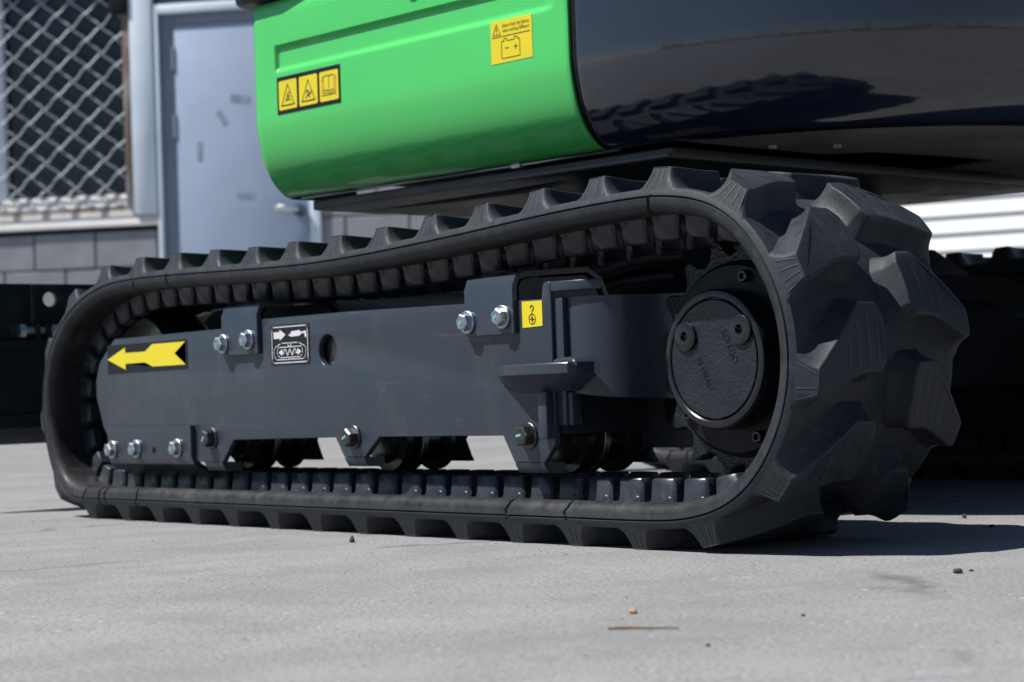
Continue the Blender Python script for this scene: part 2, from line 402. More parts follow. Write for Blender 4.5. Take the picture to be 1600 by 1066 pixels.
for fam in (1, -1):
    for k in range(-60, 61):
        # intersections at (-2.504 + i*dx, 2.073 + j*dz), i+j even ; line: a = a0 + fam*dx*s, z = z0 + dz*s
        P = []
        c = (-2.504 + 2 * dx * k, 2.073)
        s_ = []
        for q in range(-80, 81):
            s = q * .25; a = c[0] + fam * dx * s; z = c[1] + dz * s
            if a_lo <= a <= a_hi and z_lo <= z <= z_hi:
                ph = math.cos(math.pi * s + (0 if fam > 0 else math.pi)) 
                wob = math.sin(math.pi * s * 2) * .003
                P.append((a + wob * .6, .002 + .006 * ph, z - wob * fam))
        if len(P) > 3:
            bm = bmesh.new(); tube(bm, P, .0043, 6); bmo('wire', bm, WIRE, win, 60)
# door
door = empty('door', (0, 0, 0), building)
lbox('leaf', -1.657, -.9865, .0, .04, .02, 2.05, DOORP, door, .003)
bm = bmesh.new()
bmbox(bm, -1.7615, -1.737, -.016, .13, .0, 2.16, .003)
bmbox(bm, -1.7365, -.9315, -.0155, .13, 2.112, 2.159, .003)
bmbox(bm, -.984, -.930, -.016, .13, .0, 2.111, .003)
bmo('door_frame', bm, WHITEP, door)
bm = bmesh.new(); bmbox(bm, -1.7365, -1.66, .008, .128, 0, 2.111, .002); bmbox(bm, -1.6595, -.9845, .009, .128, 2.053, 2.1115, .002); bmo('rebate', bm, FRAMEG, door)
for z in (1.49, 1.83, .3): 
    bm = bmesh.new(); tube(bm, [(-1.664, .004, z), (-1.664, .004, z + .115)], .0095, 10); bmo('hinge', bm, FRAMEG, door)
for (a, z, w, h, rot) in [(-1.541, 1.417, .024, .095, 2), (-1.421, 1.577, .03, .075, -30), (-1.325, 1.667, .10, .036, 8), (-1.311, 1.185, .085, .03, 3)]:
    M = Matrix.Translation((a, -.0005, z)) @ Matrix.Rotation(R_(rot), 4, 'Y')
    box('tape_mark', -w / 2, w / 2, -.0006, .0004, -h / 2, h / 2, TAPE, door, 0, M=M)
bm = bmesh.new(); tube(bm, [(-1.035, .0, 1.098), (-1.035, -.045, 1.098)], [.034, .028], 16)
hd = bmo('handle', bm, KNOB, door)
bm = bmesh.new(); tube(bm, [(-1.03, -.05, 1.1), (-1.06, -.053, 1.102), (-1.135, -.053, 1.108), (-1.15, -.045, 1.108)], [.014, .018, .017, .012], 10); bmo('lever', bm, CHROME, hd)
box('roof', -11.3, 9.3, -.35, 6, 4.203, 4.32, ROOFM, building, .01)
bm = bmesh.new(); wallprism(bm, [(-11, 9, 0, 4.2)], 5.7, 5.9); wallprism(bm, [(-11, -10.8, 0, 4.2), (8.8, 9, 0, 4.2)], .26, 5.69); bmo('back_wall', bm, MORTAR, building)

# ------------------------------------------------------------------ white ribbed shed, right background
CT = Vector((0.9016165, 0.43253634, 0)); CN = Vector((0.43253634, -0.9016165, 0)); D0 = Vector((-2.96272, 5.35195, 0))
shed = empty('metal_cabin', D0); shed.rotation_euler = Matrix(((CT.x, -CN.x, 0), (CT.y, -CN.y, 0), (0, 0, 1))).to_euler()
tag(shed, 'bright white horizontally ribbed metal cabin seen under the excavator at right', 'cabin')
prof = []
P0 = .074; nrib = 32
for k in range(nrib):
    z = .03 + k * P0
    prof += [(-.0040, z), (.0035, z + .056), (.0040, z + .062), (.0020, z + .069)]
prof.append((0, .03 + nrib * P0))
for i in range(nrib):
    pp = [(.04, .03 + i * P0 + .0005)] + prof[i * 4:i * 4 + 4] + [(-.004, .03 + (i + 1) * P0 - .0005), (.04, .03 + (i + 1) * P0 - .0005)]
    sweep_x('siding_panel', pp, -.55, 3.2, SHUT, shed)
box('cabin_body', -.56, 3.21, .041, 2.3, .01, 2.42, SHUT, shed, .01)
box('roof', -.62, 3.27, -.04, 2.36, 2.421, 2.48, SHUT, shed, .01)

# ------------------------------------------------------------------ EXCAVATOR
EX = empty('mini_excavator', (.525, .7, 0))
tag(EX, 'green and black mini excavator standing on dark grey rubber tracks', 'excavator')
INV = Matrix.Translation((-.525, -.7, 0))
def fixp(o):      # world coordinates -> child of EX
    o.parent = EX; o.matrix_parent_inverse = INV; return o

# ---- track path (parting line), clockwise seen from the near side
CP = [(-.02, .334), (.055, .3365), (.16, .335), (.26, .332), (.39, .328), (.50, .3265), (.60, .3285), (.70, .3325), (.80, .3375), (.90, .3435), (.98, .3475), (1.055, .3495), (1.117, .3485),
      (1.185, .3335), (1.230, .3016), (1.267, .243), (1.277, .1885), (1.267, .134), (1.230, .0754), (1.185, .0455), (1.13, .0325), (1.07, .030)] + \
     [(x, .030) for x in (.98, .86, .74, .62, .5, .38, .26, .14, .02, -.06)] + \
     [(-.115, .0295), (-.15, .0325), (-.178, .043), (-.202, .069), (-.221, .108), (-.231, .163), (-.223, .210), (-.197, .256), (-.158, .290), (-.109, .314), (-.062, .327)]
def catmull(C, n=24):
    out = []; N = len(C); C = [np.array(c) for c in C]
    for i in range(N):
        p0, p1, p2, p3 = C[i - 1], C[i], C[(i + 1) % N], C[(i + 2) % N]
        def tj(ti, a, b): return ti + np.linalg.norm(b - a) ** .5
        t0 = 0; t1 = tj(t0, p0, p1); t2 = tj(t1, p1, p2); t3 = tj(t2, p2, p3)
        for k in range(n):
            t = t1 + (t2 - t1) * k / n
            A1 = (t1 - t) / (t1 - t0) * p0 + (t - t0) / (t1 - t0) * p1; A2 = (t2 - t) / (t2 - t1) * p1 + (t - t1) / (t2 - t1) * p2; A3 = (t3 - t) / (t3 - t2) * p2 + (t - t2) / (t3 - t2) * p3
            B1 = (t2 - t) / (t2 - t0) * A1 + (t - t0) / (t2 - t0) * A2; B2 = (t3 - t) / (t3 - t1) * A2 + (t - t1) / (t3 - t1) * A3
            out.append((t2 - t) / (t2 - t1) * B1 + (t - t1) / (t2 - t1) * B2)
    return np.array(out)
PT = catmull(CP)
def resample(P, n):
    Q = np.vstack([P, P[:1]]); d = np.r_[0, np.cumsum(np.linalg.norm(np.diff(Q, axis=0), axis=1))]
    s = np.linspace(0, d[-1], n, endpoint=False); return np.stack([np.interp(s, d, Q[:, 0]), np.interp(s, d, Q[:, 1])], 1), d[-1]
NS = 2400
PT, PER = resample(PT, NS)
ker = np.exp(-.5 * (np.arange(-40, 41) / 12.) ** 2); ker /= ker.sum()
PT = np.stack([np.convolve(np.r_[PT[-40:, i], PT[:, i], PT[:40, i]], ker, 'valid') for i in (0, 1)], 1)
PT, PER = resample(PT, NS)
TG = np.roll(PT, -1, 0) - np.roll(PT, 1, 0); TG /= np.linalg.norm(TG, axis=1)[:, None]
NM = np.stack([-TG[:, 1], TG[:, 0]], 1)
DS = PER / NS
def tp(s, w, h):
    f = (s / DS) % NS; i = int(f); a = f - i; j = (i + 1) % NS
    p = PT[i] * (1 - a) + PT[j] * a; n = NM[i] * (1 - a) + NM[j] * a
    return (p[0] + h * n[0], w, p[1] + h * n[1])
# s of bottom point x=0
cand = [i for i in range(NS) if PT[i, 1] < .05 and abs(PT[i, 0]) < .02]
S0 = min(cand, key=lambda i: abs(PT[i, 0])) * DS
NL = round(PER / .096); PITCH = PER / NL
WID = .23
LS = [S0 + .013]
for k in range(1, NL): LS.append(LS[-1] - (.0961 if k < 12 else (.0945 if k < 27 else (PER - 11 * .0961 - 15 * .0945) / (NL - 26))))
print('track perimeter', PER, 'lugs', NL, 'pitch', PITCH)

def make_track():
    root_v = []
    # --- carcass with parting groove and a few splits
    prof = [(.0000, .0013), (.0004, .003), (.003, .0082), (.010, .0090), (.030, .0068), (.115, .0032), (.200, .0068), (.220, .0090), (.227, .0082), (.2296, .003), (.23, .0013),
            (.2270, 0), (.23, -.0013), (.2296, -.006), (.228, -.0115), (.2235, -.0155), (.216, -.0172), (.205, -.0165), (.190, -.0145), (.155, -.014), (.145, -.014),
            (.085, -.014), (.075, -.014), (.040, -.0145), (.025, -.0165), (.014, -.0172), (.0065, -.0155), (.002, -.0115), (.0004, -.006), (.0000, -.0013), (.0030, 0)]
    cuts_x = [('b', -.111), ('b', -.062), ('b', .086 - .13), ('b', .862), ('b', .957), ('t', .055), ('t', .149), ('t', 1.098), ('b', .045)]
    cuts = []
    for side, x in cuts_x:
        c = [i for i in range(NS) if abs(PT[i, 0] - x) < .004 and ((PT[i, 1] < .1) == (side == 'b'))]
        if c: cuts.append(c[len(c) // 2] * DS)
    ss = list(np.linspace(0, PER, 420, endpoint=False))
    ss = [s for s in ss if all(abs(s - c) > .0045 for c in cuts)]
    depth = {}
    for c in cuts:
        for off, d in ((-.0022, 0), (-.0009, .6), (0, 1), (.0009, .6), (.0022, 0)): ss.append(c + off); depth[round(c + off, 7)] = d
    ss.sort(); n = len(prof); V = []
    wig = {c: [(random.uniform(-1, 1)) for _ in range(n)] for c in cuts}
    cw, ch = .115, -.002
    for s in ss:
        near = [c for c in cuts if abs(s - c) < .004]
        d = depth.get(round(s, 7), 0)
        for k, (w, h) in enumerate(prof):
            s2 = s + (wig[near[0]][k] * .0035 if near else 0)
            if d:
                hh = h - math.copysign(.004 * d, h - ch) * (1 if abs(h) > .004 else 0); ww = w + (.004 * d if w < .02 else (-.004 * d if w > .21 else 0))
            else: hh, ww = h, w
            V.append(tp(s2, ww, hh))
    F = []; m_ = len(ss); mi = []
    for i in range(m_):
        for k in range(n):
            k2 = (k + 1) % n; i2 = (i + 1) % m_
            F.append((i * n + k, i * n + k2, i2 * n + k2, i2 * n + k)); mi.append(1 if 13 <= k <= 27 else 0)
    tr = mo('rubber_track', V, F, [RUB, RUBIN], None, 50, mi)
    # --- tread lugs
    near = [(-.024, .0095), (-.002, .0095), (-.002, .018), (-.016, .055), (-.0205, .072), (-.0215, .098), (-.030, .103), (-.066, .103), (-.076, .096), (-.077, .072)]
    def dens(P, step=.006):
        out = []
        for i, p in enumerate(P):
            q = P[(i + 1) % len(P)]; L = math.hypot(q[0] - p[0], q[1] - p[1]); k = max(1, int(L / step))
            for j in range(k): out.append((p[0] + (q[0] - p[0]) * j / k, p[1] + (q[1] - p[1]) * j / k))
        return out
    top = dens(fillet(near, .0035, 3), .005)
    N = len(top); nn = []
    for i in range(N):
        a = Vector(top[(i + 1) % N]) - Vector(top[i - 1]); a.normalize(); nn.append((a.y, -a.x))
    area = sum(top[i][0] * top[(i + 1) % N][1] - top[(i + 1) % N][0] * top[i][1] for i in range(N))
    if area < 0: nn = [(-a, -b) for a, b in nn]
    # smooth normals for the far rings
    for _ in range(5): nn = [((nn[i - 1][0] + 2 * nn[i][0] + nn[(i + 1) % N][0]) / 4, (nn[i - 1][1] + 2 * nn[i][1] + nn[(i + 1) % N][1]) / 4) for i in range(N)]
    nn = [(a / math.hypot(a, b), b / math.hypot(a, b)) for a, b in nn]
    # distance outwards (as a share of the flank length), height
    RING = [(-.0030, .0300, 0), (-.0009, .0300, 0), (-.0003, .0298, 0), (.0003, .0292, 0), (.0007, .0280, 0), (.10, .0235, 1), (.20, .0188, 1), (.33, .0145, 1), (.50, .0107, 1), (.72, .0074, 1), (1.0, .0022, 1)]
    def flank(w): t_ = min(1, max(0, (w - .010) / .040)); return .024 + (.0125 - .024) * t_
    cx = sum(p[0] for p in top) / N; cy = sum(p[1] for p in top) / N
    for far in (0, 1):
        for k in range(NL):
            s_ref = LS[k] + (PITCH * .5 if far else 0); wk = .88 if far else 1.0
            V = []; F = []
            for ri, (d0, h, rel) in enumerate(RING):
                for i in range(N):
                    d = d0 * flank(top[i][1]) if rel else d0
                    s = top[i][0] + nn[i][0] * d; w = top[i][1] + nn[i][1] * d
                    ws = .0095 * max(0, (h - .001)) / .027
                    if d >= 0 and (w < ws or top[i][1] < .0105 and nn[i][1] < -.3): w = ws + .0002
                    w = min(w, .119)
                    V.append((s, w, h))
            for ri in range(len(RING) - 1):
                for i in range(N):
                    j = (i + 1) % N; F.append((ri * N + i, ri * N + j, (ri + 1) * N + j, (ri + 1) * N + i))
            F.append(tuple(range(N - 1, -1, -1))); nbase = len(F)
            # moulding lines on the outer flank and top
            for sl_ in (-.021, -.0155, -.010, -.0045):
                if random.random() < .2: continue
                sw = .00045; b0 = len(V)
                for h in (.0275, .018, .0095):
                    ws = .0095 * (h - .001) / .027
                    fan = (.0275 - h) / .018 * (sl_ + .0125) * .9
                    for e in (-sw, sw): V.append((sl_ + fan + e, ws - .0003, h))
                F += [(b0, b0 + 1, b0 + 3, b0 + 2), (b0 + 2, b0 + 3, b0 + 5, b0 + 4)]
            for wq, sa, sb in ((.052, -.054, -.020), (.066, -.068, -.023), (.080, -.073, -.025), (.093, -.072, -.026)):
                b0 = len(V); sa += random.uniform(0, .006); sb -= random.uniform(0, .006)
                for sq in (sa, (sa + sb) / 2, sb):
                    for e in (-.00035, .00035): V.append((sq, wq + e, .03022))
                F += [(b0 + 2, b0 + 3, b0 + 1, b0), (b0 + 4, b0 + 5, b0 + 3, b0 + 2)]
            jit = [random.uniform(-.0007, .0007) for _ in range(3)]
            W3 = [tp(s_ref + s + jit[0], (WID + .005 - (w * .75 if w < .01 else .0075 + (w - .01) * wk)) if far else w, h + (jit[1] if h > .02 else 0)) for (s, w, h) in V]
            if not far: F = [f[::-1] for f in F]
            o = mo('tread_lug', W3, F, [RUB, RUBLINE], None, 60, [0] * nbase + [1] * (len(F) - nbase)); o.parent = tr
    # --- guide lugs (two rows inside)
    NG = NL * 2; GP = PER / NG
    for row, wc in enumerate((.0645, .1655)):
        for k in range(NG):
            s0 = S0 + k * GP + .012
            sg = [(-.0205, .0200, -.012, .012, -.0120), (-.0188, .0188, -.0098, .0098, -.0185), (-.0178, .0178, -.0085, .0085, -.0365), (-.0165, .0165, -.0070, .0070, -.0385)]
            V = []; F = []
            for (a, b, c, d, h) in sg:
                for (s, w) in ((a + .003, c), (b - .003, c), (b, c + .003), (b, d - .003), (b - .003, d), (a + .003, d), (a, d - .003), (a, c + .003)): V.append(tp(s0 + s, wc + w, h))
            for r in range(3):
                for i in range(8): F.append((r * 8 + i, r * 8 + (i + 1) % 8, (r + 1) * 8 + (i + 1) % 8, (r + 1) * 8 + i))
            F.append(tuple(24 + i for i in range(8)))
            # added bump at the foot, outer side, shaped to catch the fillet's glint
            sgn = -1 if row == 0 else 1
            b0 = len(V); rr = .0060
            for r in range(4):
                for i in range(8):
                    th = math.pi * r / 3 / 2; ph = 2 * math.pi * i / 8
                    V.append(tp(s0 - .0095 + rr * math.cos(th) * math.cos(ph), wc + sgn * (.0090 + rr * .35 * math.sin(th)), -.0165 + rr * .8 * math.cos(th) * math.sin(ph)))
            for r in range(3):
                for i in range(8): F.append((b0 + r * 8 + i, b0 + r * 8 + (i + 1) % 8, b0 + (r + 1) * 8 + (i + 1) % 8, b0 + (r + 1) * 8 + i))
            bm = bmesh.new(); vs = [bm.verts.new(v) for v in V]
            for f in F: bm.faces.new([vs[i] for i in f])
            o = bmo('guide_lug', bm, RUBG, None, 40); o.parent = tr
    # moulded diamond mark on the inner face at the idler
    ci = [i for i in range(NS) if PT[i, 0] < -.2 and abs(PT[i, 1] - .150) < .004]
    sm_ = ci[len(ci) // 2] * DS; V = []; F = []
    segs = [((-.011, 0), (0, .011)), ((0, .011), (.011, 0)), ((.011, 0), (0, -.011)), ((0, -.011), (-.011, 0)), ((-.004, -.004), (.004, .004)), ((-.004, .004), (.002, .002)), ((.001, -.005), (.006, .0))]
    for (a, b) in segs:
        a = Vector(a); b = Vector(b); d = (b - a).normalized(); q = Vector((-d.y, d.x)) * .0009; b0 = len(V)
        for hh in (-.0140, -.0158):
            for p_ in (a + q, a - q, b - q, b + q): V.append(tp(sm_ + p_.x, .034 + p_.y * 1.3, hh))
        F += [(b0 + 4, b0 + 5, b0 + 6, b0 + 7), (b0, b0 + 1, b0 + 5, b0 + 4), (b0 + 1, b0 + 2, b0 + 6, b0 + 5), (b0 + 2, b0 + 3, b0 + 7, b0 + 6), (b0 + 3, b0, b0 + 4, b0 + 7)]
    o = mo('moulded_mark', V, F, RUBIN, None, 30); o.parent = tr
    return tr
track = make_track(); fixp(track)

# ---- bolts
def bolt_mesh(r, h, washer=True, teal=True, hm=ZINC):
    bm = bmesh.new(); seg = []
    def ring(y, rad, n, ph=0): return [bm.verts.new((rad * math.cos(2 * math.pi * k / n + ph), y, rad * math.sin(2 * math.pi * k / n + ph))) for k in range(n)]
    def bridge(a, b):
        n = len(a)
        return [bm.faces.new((a[i], a[(i + 1) % n], b[(i + 1) % n], b[i])) for i in range(n)]
    y = 0
    if washer:
        a = ring(0, r * 1.32, 24); b = ring(-.0022, r * 1.32, 24); c = ring(-.0028, r * 1.26, 24); bridge(a, b); bridge(b, c); bm.faces.new(c); y = -.0028
    a = ring(y, r, 6, .3); b = ring(y - h + .0015, r, 6, .3); c = ring(y - h, r * .84, 6, .3); bridge(a, b); bridge(b, c); top = bm.faces.new(c)
    if teal:
        q = [bm.verts.new((x * r, y - h - .0002, z * r)) for x, z in ((-.30, -.5), (-.08, -.52), (.02, .2), (-.18, .3))]
        f = bm.faces.new(q); f.material_index = 1
    bmesh.ops.recalc_face_normals(bm, faces=bm.faces)
    me = bpy.data.meshes.new('bolt'); bm.to_mesh(me); bm.free(); me.materials.append(hm); me.materials.append(TEAL)
    return me
BM_Z = bolt_mesh(.0098, .0075); BM_D = bolt_mesh(.0112, .011, True, True, BLKBOLT)
def bolt(me, x, y, z, parent, rot=0, name='bolt'):
    o = bpy.data.objects.new(name, me); COL.objects.link(o); o.parent = parent; o.location = (x, y, z); o.rotation_euler = (0, rot, 0); return o

# ---- track frame
YP = .045
outer = [(-.088, .259), (.300, .2605), (.303, .268), (.50, .2675), (.835, .2625), (.877, .2615), (.880, .280), (.8925, .280), (.8925, .255), (.8925, .155), (.8925, .128), (.8915, .122), (.8915, .104), (.873, .084),
         (.822, .084), (.803, .114), (.567, .1135), (.535, .089), (.492, .089), (.474, .1135), (.234, .111), (.205, .081), (.155, .081), (.13, .083), (-.09, .09), (-.128, .131), (-.147, .175), (-.147, .200), (-.135, .226)]
rads = [.012, 0, .008, 0, 0, .002, .008, .004, 0, 0, .005, 0, .004, .003, .003, 0, 0, .003, .003, 0, 0, .003, .003, 0, .01, .02, .02, .02, .03]
fr = plate('track_frame', fillet(outer, rads), YP, YP + .008, FRAME, None, holes=[circ(.463, .222, .0195, 36)], bevel=.0014)
fixp(fr)
def fpart(o): o.parent = fr; return o
fpart(lathe('bore', [(0, .0195), (.05, .0192), (.05, .0)], (.463, YP + .0101, .222), 'y', BLACKP, None, 32))
sweep_x('beam', [(YP + .0105, .115), (YP + .0105, .250), (.075, .256), (.155, .256), (.17, .245), (.17, .115)], -.05, .90, FRAME_SHADE, fr)
# foot lips under each roller bolt
for x0, x1, z in ((.158, .204, .0808), (.493, .534, .0888), (.823, .872, .0838)):
    sweep_x('foot_lip', [(YP + .0005, z), (YP + .0005, z - .002), (YP + .006, z - .011), (YP + .03, z - .012), (YP + .03, z)], x0, x1, FRAME, fr)
# inner side plate with the same feet; right end added to darken the sprocket gap
inner = [(-.05, .25), (.9, .25), (.905, .19), (1.06, .19), (1.06, .095), (.90, .095), (.875, .083), (.815, .083), (.80, .114), (.57, .114), (.545, .085), (.485, .085), (.470, .114), (.235, .112), (.212, .081), (.15, .081), (.13, .11), (-.05, .11)]
plate('inner_plate', inner, .172, .180, FRAME_SHADE, fr)
# upper saddle brackets
for x0, x1, zb, zt in ((.222, .311, .2235, .2865), (.749, .836, .2265, .2895)):
    pr = [(YP - .0005, zb), (YP - .0005, zt - .012), (YP + .003, zt - .003), (YP + .012, zt), (.148, zt + .006), (.165, zt - .004), (.178, zt - .03), (.178, zb + .02)]
    sb = sweep_x('saddle_bracket', thicken(pr, .0055), x0, x1, FRAME, fr, .0008)
    cheek = [(YP + .006, zt - .012), (YP + .010, zt - .006), (YP + .014, zt - .003), (.147, zt + .002), (.16, zt - .008), (.172, zt - .03), (.172, .2585), (YP + .006, .2585)]
    sweep_x('saddle_dark_fill', cheek, x0 + .004, x1 - .004, FRAME_SHADE, fr)  # added dark fill standing for the shade inside the open bracket
    z = zb + .0155
    for xx in ((x0 + .004, x1 - .021) if x0 < .5 else (x0 + .006, x1 - .018)): bolt(BM_Z, xx, YP - .0062, z + (.003 if xx > x0 + .03 else 0) , fr, random.uniform(0, 1))
# lower left scraper bracket
sweep_x('scraper_bracket', thicken([(YP - .0005, .1315), (YP - .0005, .090), (YP + .002, .083), (YP + .012, .077), (.085, .062), (.12, .062)][::-1], .0065), -.103, .135, FRAME, fr, .0006)
for x, z in ((-.087, .0985), (-.016, .0995), (.099, .1005)): bolt(BM_Z, x, YP - .0072, z, fr, random.uniform(0, 1))
fpart(lathe('bolt_hole', [(0, .0045), (.004, .0042), (.004, 0)], (.033, YP - .0077, .098), 'y', SEAL_SHADE, None, 16))
for x, z in ((.180, .1135), (.5145, .1135), (.8485, .1135)): bolt(BM_D, x, YP, z, fr, .4 + x, 'roller_bolt')
# tie-down shelf, rib, bent motor guard and flange
# wedge shaped tie-down step: thick lip, underside sloping back to the plate
lip = [(.800, YP + .001), (.806, .038), (.838, .019), (.848, .016), (.930, .016), (.944, .021), (.950, .032), (.950, YP + .008), (.925, YP + .010), (.893, YP + .001)]
low = [(.806, YP + .001), (.812, YP - .001), (.836, YP - .003), (.846, YP - .004), (.905, YP - .002), (.915, YP), (.918, YP + .003), (.918, YP + .009), (.912, YP + .011), (.893, YP + .0015)]
bm = bmesh.new(); n = len(lip); rings = []
for pts, zz_ in (([(x, y + .0012) for x, y in lip], .1915), (lip, .1900), (lip, .1800), (low, .1610)):
    rings.append([bm.verts.new((x, y, zz_ - (.006 if (zz_ < .17 and i in (0, 1)) else 0) * -1)) for i, (x, y) in enumerate(pts)])
for r in range(3):
    for i in range(n): bm.faces.new((rings[r][i], rings[r][(i + 1) % n], rings[r + 1][(i + 1) % n], rings[r + 1][i]))
bm.faces.new(rings[0]); bm.faces.new(rings[-1][::-1]); bmo('tie_down_step', bm, FRAME, fr, 30)
box('rib', .8775, .8922, .034, YP - .0002, .110, .1605, FRAME, fr, .002)
box('corner_fillet', .8918, .9065, .0492, .058, .124, .262, FRAME, fr, .003)
guard = thicken([(.897, .0565), (.918, .0565), (.934, .059), (.948, .0655), (.959, .076), (.966, .090), (.971, .106), (.978, .124), (.992, .137), (1.02, .145), (1.05, .149), (1.085, .151)], .008)
V = []; F = []; n = len(guard)
for (x, y) in guard: 
    zb = .1605 - max(0, (x - .90)) * .13
    V.append((x, y, zb)); 
for (x, y) in guard: V.append((x, y, .2615))
for i in range(n): F.append((i, (i + 1) % n, n + (i + 1) % n, n + i))
F.append(tuple(range(n - 1, -1, -1))); F.append(tuple(range(n, 2 * n)))
bm = bmesh.new(); vs = [bm.verts.new(v) for v in V]; [bm.faces.new([vs[i] for i in f]) for f in F]
bmo('motor_guard', bm, FRAME, fr)
hplate('guard_flange', [(.8930, .0455), (.915, .0475), (.930, .051), (.943, .0575), (.950, .066), (.940, .069), (.928, .0625), (.8930, .055)], .2685, .2792, FRAME, fr, bevel=.001)
# weld beads
def weld(P, r, name='weld_bead'):
    bm = bmesh.new(); Q = []; rr = []
    for i in range(len(P) - 1):
        a, b = Vector(P[i]), Vector(P[i + 1]); k = max(2, int((b - a).length / .0022))
        for j in range(k): Q.append(a.lerp(b, j / k)); rr.append(r * random.uniform(.93, 1.07))
    Q.append(Vector(P[-1])); rr.append(r * .6); tube(bm, Q, rr, 8); bmo(name, bm, FRAME, fr, 60)
weld([(.897, .046, .1925), (.915, .043, .1935), (.935, .036, .1930), (.947, .029, .1915), (.9505, .030, .187)], .0034)
weld([(.903, .047, .194), (.925, .042, .195), (.940, .036, .1935)], .0024)
box('guard_tail', .9068, .9145, .0515, .066, .124, .1605, FRAME, fr, .002)
# final drive carrier behind, near-black: shade behind the guard put into its colour
box('drive_bracket', .93, 1.12, .165, .2, .12, .25, SEAL_SHADE, fr, .01)

# ---- rollers
for x in (.2170, .5462, .8749):
    rl = lathe('bottom_roller', [(0, .012), (.002, .028), (.010, .031), (.012, .031), (.014, .040), (.022, .041), (.024, .036), (.028, .034), (.034, .034), (.036, .0415), (.046, .0415), (.048, .030), (.078, .030), (.080, .0415), (.09, .0415), (.094, .033), (.112, .031), (.114, .012)], (x, .0585, .1115), 'y', BLACKP, None, 40); fixp(rl)
    o = lathe('worn_rim', [(0, .0418), (.0005, .0423), (.0075, .0423), (.008, .0418)], (x, .0955, .1115), 'y', STEELW, None, 40); o.parent = rl
    x = (x - .0398) / .98427
    plate('roller_bracket', [(x - .028, .114), (x + .03, .114), (x + .045, .085), (x + .05, .078), (x - .02, .078)], .182, .19, FRAME_SHADE, fr)
idl = lathe('idler_wheel', [(0, .03), (.0, .11), (.012, .118), (.03, .118), (.032, .102), (.05, .102), (.052, .118), (.07, .118), (.082, .11), (.082, .03)], (-.075, .075, .181), 'y', BLACKP, None, 48); fixp(idl)

# ---- sprocket and final drive
SX, SZ = 1.118, .1875
tooth = []
NTE = 17
for k in range(NTE):
    a0 = R_(127.4) + 2 * math.pi * k / NTE
    for da, r in ((-.46, .1075), (-.36, .1095), (-.24, .1145), (-.17, .1215), (-.09, .1255), (.0, .1265), (.09, .1255), (.17, .1215), (.24, .1145), (.36, .1095)):
        a = a0 + da * 2 * math.pi / NTE; tooth.append((SX + r * math.cos(a), SZ + r * math.sin(a)))
spk = plate('sprocket', tooth, .104, .124, CAST, None, holes=[circ(SX, SZ, .06, 40)], bevel=.0025); fixp(spk)
HUBM = simple('matt_black_casting', (.0045, .0055, .0085), .5, var=.3, scale=60, bump=.2, spec=.2)
def spart(o): o.parent = spk; return o
spart(lathe('ring_hub', [(0, .06), (0, .094), (.004, .098), (.012, .100), (.014, .104), (.014, .06)], (SX, .0925, SZ), 'y', HUBM, None, 64))
drum = lathe('drive_drum', [(.0425, .06), (.0425, .071), (.008, .0705), (.004, .070), (.001, .0685), (0, .0665), (0, .0625), (.0012, .0612), (.006, .0608), (.006, .0)], (SX, .0615, SZ), 'y', GLOSSB, None, 72); spart(drum)
cov = lathe('drive_cover', [(.0085, .0602), (.003, .0600), (.0012, .0588), (.0012, 0)], (SX, .0612, SZ), 'y', CAST, None, 72); spart(cov)
for (x, z) in ((1.081, .2115), (1.158, .2155)):
    spart(lathe('plug_boss', [(.004, .0150), (.0008, .0148), (0, .0135), (0, .0052), (.001, .0045), (.006, .0042), (.006, 0)], (x, .0585, z), 'y', GLOSSB, None, 32))
def text_mesh(txt, size, ex=.0):
    cu = bpy.data.curves.new('t', 'FONT'); cu.body = txt; cu.size = size; cu.align_x = 'CENTER'; cu.align_y = 'CENTER'; cu.extrude = ex
    ob = bpy.data.objects.new('t', cu); COL.objects.link(ob); dg = bpy.context.evaluated_depsgraph_get()
    me = bpy.data.meshes.new_from_object(ob.evaluated_get(dg)); bpy.data.objects.remove(ob); me.materials.clear(); return me
for txt, x, z in (('AUHZJO', 1.1405, .2005), ('AI HBAU', 1.105, .174)):
    me = text_mesh(txt, .0098, .0004)
    me.transform(Matrix.Translation((x, .0622, z)) @ Matrix.Rotation(R_(62), 4, 'Y') @ Matrix.Rotation(R_(90), 4, 'X'))
    spart(link('raised_lettering', me, CAST, None, 30))
for k in range(5):
    a = R_(76) + 2 * math.pi * k / 5
    o = lathe('socket_screw', [(.008, .0062), (.001, .0062), (0, .0052), (0, .0034), (.005, .0032), (.005, 0)], (SX + .0845 * math.cos(a), .0855, SZ + .0845 * math.sin(a)), 'y', GLOSSB, None, 20); spart(o)
dm = lathe('drive_motor', [(0, .055), (.07, .05), (.08, .03)], (SX, .125, SZ), 'y', BLACKP, None, 32); fixp(dm)

